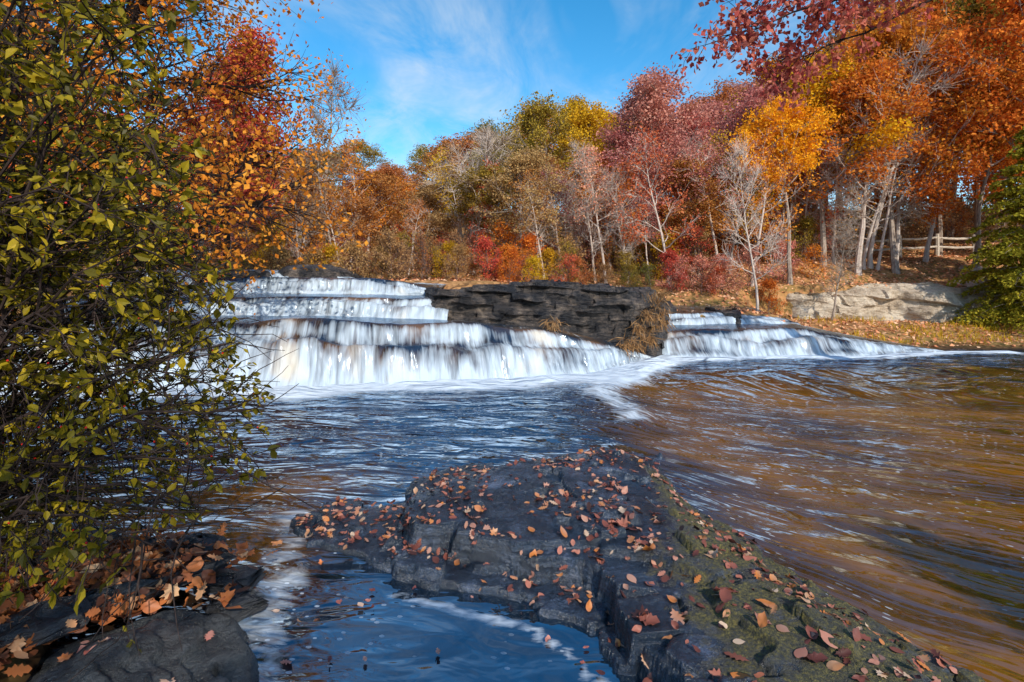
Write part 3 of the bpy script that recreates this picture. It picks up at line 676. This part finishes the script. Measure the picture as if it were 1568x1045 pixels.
# oak at the right with overhanging limb
def oak_overhang():
    rg=np.random.default_rng(8);mb=MB()
    T=bend((11.6,7.6,-.2),(0,0,1),11,10,.2,.04,rg);tube(mb,T,.32*(1-np.linspace(0,1,10)*.8),9,0)
    E=[]
    def limb(P,r,n2,l2,n3,s0=.4):
        n=len(P);tube(mb,P,r*(1-np.linspace(0,1,n)*.85),5,0)
        for j in range(n2):
            s=rg.uniform(s0,1);b=np.array([np.interp(s*(n-1),np.arange(n),P[:,k]) for k in range(3)])
            C=bend(b,nrm(P[-1]-P[0])*.6+rg.normal(0,.55,3),l2*rg.uniform(.5,1.1),6,-.1,.2,rg);tube(mb,C,.013*(1-np.linspace(0,1,6)*.8),3,0)
            for k in range(n3):
                D=bend(C[rg.integers(2,6)],nrm(C[-1]-C[0])+rg.normal(0,.7,3),rg.uniform(.2,.45),4,-.1,.2,rg);tube(mb,D,.005,3,0);E.append(D[-1])
    def pth(pts):
        P=np.array(pts,float);d=np.linspace(0,len(P)-1,12);return np.stack([np.interp(d,np.arange(len(P)),P[:,k]) for k in range(3)],-1)+rg.normal(0,.04,(12,3))
    limb(pth([(11.6,7.6,6.6),(9,8.2,7.6),(6.8,8.6,7.1),(5.0,8.5,6.6),(3.4,8.4,5.95)]),.05,22,.9,4)
    limb(pth([(8.2,8.4,7.4),(6.6,8.9,6.5),(5.4,9,6.1),(4.2,9,5.7)]),.03,13,.7,4)
    limb(pth([(8.6,8.3,7.4),(6.8,8.6,7.4),(5.4,8.7,7.2),(3.9,8.6,6.7)]),.03,14,.9,4)
    for a in range(9):
        az=a*.7;limb(pth([T[6+a//3],T[6+a//3]+np.array([2*math.cos(az),2*math.sin(az),1.2]),T[6+a//3]+np.array([3.2*math.cos(az),3.2*math.sin(az),1.9])]),.08,8,1.2,4)
    E=np.array(E);n=7500;idx=rg.integers(0,len(E),n);pos=E[idx]+rg.normal(0,.08,(n,3))
    leaves(mb,pos,rg.uniform(.08,.14,n),rg.normal(0,1,(n,3))+np.array([0,0,-.7]),rg.normal(0,1,(n,3)),DIA,1)
    return mb.obj('red_oak_tree',[M['barkdark'],M['crimson']],False)
oak_overhang()

# ------------------------------------------------------------ near shrub (winterberry) on the left
def bush():
    rg=np.random.default_rng(21);mb=MB();LP=[];LA=[];BE=[]
    ez=[.5,.78,1.16,1.62,2.1,2.88,3.65,4.4];ex=[-2.3,-1.95,-1.42,-1.75,-1.74,-1.97,-2.3,-2.5]
    def lim(z,y): return np.interp(z,ez,ex)*(y/3.)
    for i in range(108):
        y=rg.uniform(2.1,4.0);z=rg.uniform(.65,4.3);e=lim(z,y)
        x=e-(rg.uniform(0,.25) if i%2 else rg.uniform(0,1.7)*(y/3))
        b=np.array([-3.5+rg.normal(0,.25),2.9+rg.normal(0,.2),.05]);tg=np.array([x,y,z])
        midp=(b+tg)/2+np.array([-.35,0,.55+.1*z]);u=np.linspace(0,1,12)[:,None]
        P=(1-u)**2*b+2*u*(1-u)*midp+u**2*tg+rg.normal(0,.018,(12,3))
        tube(mb,P,.014*(1-np.linspace(0,1,12)*.75),5,0)
        for j in range(11):
            s=rg.uniform(.35,1);p=np.array([np.interp(s*11,np.arange(12),P[:,k]) for k in range(3)])
            d=nrm(P[-1]-P[-4])*.5+rg.normal(0,.6,3)+np.array([.25,-.05,-.1])
            C=bend(p,d,rg.uniform(.25,.6),7,-.15,.16,rg)
            tube(mb,C,.005*(1-np.linspace(0,1,7)*.7),4,0)
            full=rg.random()
            for k in range(4):
                D=bend(C[rg.integers(1,7)],nrm(C[-1]-C[0])+rg.normal(0,.6,3),rg.uniform(.1,.28),5,-.1,.15,rg)
                if D[-1][0]>lim(D[-1][2],D[-1][1])+.14 : continue
                tube(mb,D,.0025,3,0)
                zz=D[-1][2]
                if full<.16 or (zz<1.9 and full<.5): continue
                m=rg.integers(3,9)
                for q in range(m):
                    w=rg.uniform(0.1,1);pp=np.array([np.interp(w*4,np.arange(5),D[:,c]) for c in range(3)])
                    LP.append(pp);LA.append(nrm(D[-1]-D[0])*.7+rg.normal(0,.6,3)+np.array([0,0,-.25]))
                    if rg.random()<.03: BE.append(pp+rg.normal(0,.008,3))
    LP=np.array(LP);LA=np.array(LA);n=len(LP);print('bush leaves',n)
    leaves(mb,LP,rg.uniform(.032,.072,n),LA,rg.normal(0,.7,(n,3))+np.array([0,-.3,.7]),OVA,1)
    a=np.arange(6)*math.pi/3
    sv=np.array([[0,0,1]]+[[math.cos(t)*.87,math.sin(t)*.87,.5] for t in a]+[[math.cos(t)*.87,math.sin(t)*.87,-.5] for t in a]+[[0,0,-1]])
    for p in BE:
        b0=mb.n;mb.add(p+sv*.0055,[[1+j,7+j,7+(j+1)%6,1+(j+1)%6] for j in range(6)],2)
        mb.f.append((np.array([[0,1+j,1+(j+1)%6] for j in range(6)]+[[13,7+(j+1)%6,7+j] for j in range(6)])+b0,2))
    return mb.obj('winterberry_shrub',[M['barkdark'],M['bush'],M['berry']],False)
bush()

# ------------------------------------------------------------ dry grass on ledge
mb=MB();rg=np.random.default_rng(5)
cl=[(3.1,12.6,.9),(3.4,12.9,.6),(2.7,12.4,.5),(3.7,13.2,1.),(.9,11.85,1.05),(3.9,13.6,1.2),(3.0,12.6,.5),(3.6,13.1,1.4),(4.0,14,1.5),(4.1,14.0,.9),(3.4,12.9,1.2)]
for cx,cy,cz in cl:
    n=90;p=np.stack([cx+rg.normal(0,.09,n),cy+rg.normal(0,.05,n)-.1,cz+rg.normal(0,.07,n)],-1)
    A=rg.normal(0,.4,(n,3))+np.array([0,-.5,-.6 if cz<1.3 else .6]);leaves(mb,p,rg.uniform(.2,.42,n),A,rg.normal(0,1,(n,3)),(DIA[0]*np.array([.08,1,1]),DIA[1]),0)
mb.obj('dry_grass',[M['brown']],False)
mb=MB();n=9000
x=rg.uniform(9.5,26,n);y=14.4+rg.uniform(0,1,n)**1.5*5.2;z=ground(x,y);ok=(fbm(x*.8,y*.8,71)>.5)&(z>.05)
p=np.stack([x,y,z],-1)[ok];m=len(p);leaves(mb,p,rg.uniform(.1,.3,m),rg.normal(0,.35,(m,3))+np.array([0,0,1]),rg.normal(0,1,(m,3)),(DIA[0]*np.array([.1,1,1]),DIA[1]),0)
mb.obj('bank_grass',[M['gold']],False)

# ------------------------------------------------------------ split rail fence
t=NT('weathered_wood');co=t.n('ShaderNodeTexCoord').outputs['Object']
M['wood']=t.out(t.n('ShaderNodeBsdfPrincipled',{'Base Color':t.ramp(t.noise(t.map(co,(2,2,9)),3,5),[(.3,(.3,.25,.2)),(.7,(.62,.55,.46))]),'Roughness':.85}).outputs[0])
mb=MB();fx=np.linspace(13.5,23.5,6);fp=[]
for i,x in enumerate(fx):
    y=25.3+.15*i;g=float(ground(x,y));tube(mb,[(x,y,g-.2),(x+.02,y,g+.6),(x,y,g+1.15),(x,y,g+1.17)],[.10,.09,.085,.02],7);fp.append((x,y,g))
for a,b in zip(fp[:-1],fp[1:]):
    for hh in (.5,.95):
        tube(mb,[(a[0],a[1]-.02,a[2]+hh),((a[0]+b[0])/2,(a[1]+b[1])/2,(a[2]+b[2])/2+hh-.03),(b[0],b[1]-.02,b[2]+hh+.02)],[.05,.06,.05],6)
mb.obj('rail_fence',[M['wood']],False)

# ------------------------------------------------------------ sky, sun, camera
el=math.radians(34);sd=nrm(np.array([.42,-.9,0]));sdir=Vector((sd[0]*math.cos(el),sd[1]*math.cos(el),math.sin(el)))
w=NT('World',True);S.world=w.m
sky=w.n('ShaderNodeTexSky',sky_type='NISHITA');sky.sun_disc=False;sky.sun_elevation=el;sky.sun_rotation=math.atan2(sd[0],sd[1]);sky.air_density=1.;sky.dust_density=.5;sky.ozone_density=2.
hs=w.n('ShaderNodeHueSaturation',{'Color':sky.outputs[0],'Hue':.490,'Saturation':1.4,'Value':1.75}).outputs[0]
co=w.n('ShaderNodeTexCoord').outputs['Generated']
sp=w.n('ShaderNodeSeparateXYZ',{0:co})
zz=w.math('ADD',sp.outputs[2],.12);cv=w.n('ShaderNodeCombineXYZ',{0:w.math('DIVIDE',sp.outputs[0],zz),1:w.math('DIVIDE',sp.outputs[1],zz),2:0.}).outputs[0]
n1=w.noise(w.map(cv,(1.,.7,1),(0,0,.9)),1.0,5,.62,1.2);n2=w.noise(w.map(cv,(2.2,1.3,1),(0,0,-.7)),1.3,5,.68,1.)
cf=w.math('MULTIPLY',w.g(n1,.40,.70),w.g(n2,.34,.74))
cc=w.mix(w.math('MULTIPLY',cf,.85),hs,(6.3,6.8,7.2))
w.out(w.n('ShaderNodeBackground',{0:cc,1:.13}).outputs[0],True)
L=bpy.data.lights.new('sun','SUN');L.energy=4.7;L.angle=math.radians(.6);L.color=(1,.92,.79)
lo=bpy.data.objects.new('sun',L);COL.objects.link(lo);lo.rotation_euler=sdir.to_track_quat('Z','Y').to_euler();lo.location=(0,-10,30)
cam=bpy.data.cameras.new('camera');cam.lens=18;cam.sensor_width=36;cam.shift_y=-.0587;cam.clip_start=.05;cam.clip_end=2000
c=bpy.data.objects.new('camera',cam);COL.objects.link(c);c.location=(0,0,2.0);c.rotation_euler=(math.radians(90),0,0);S.camera=c
S.view_settings.view_transform='Standard';S.view_settings.look='None';S.view_settings.exposure=0
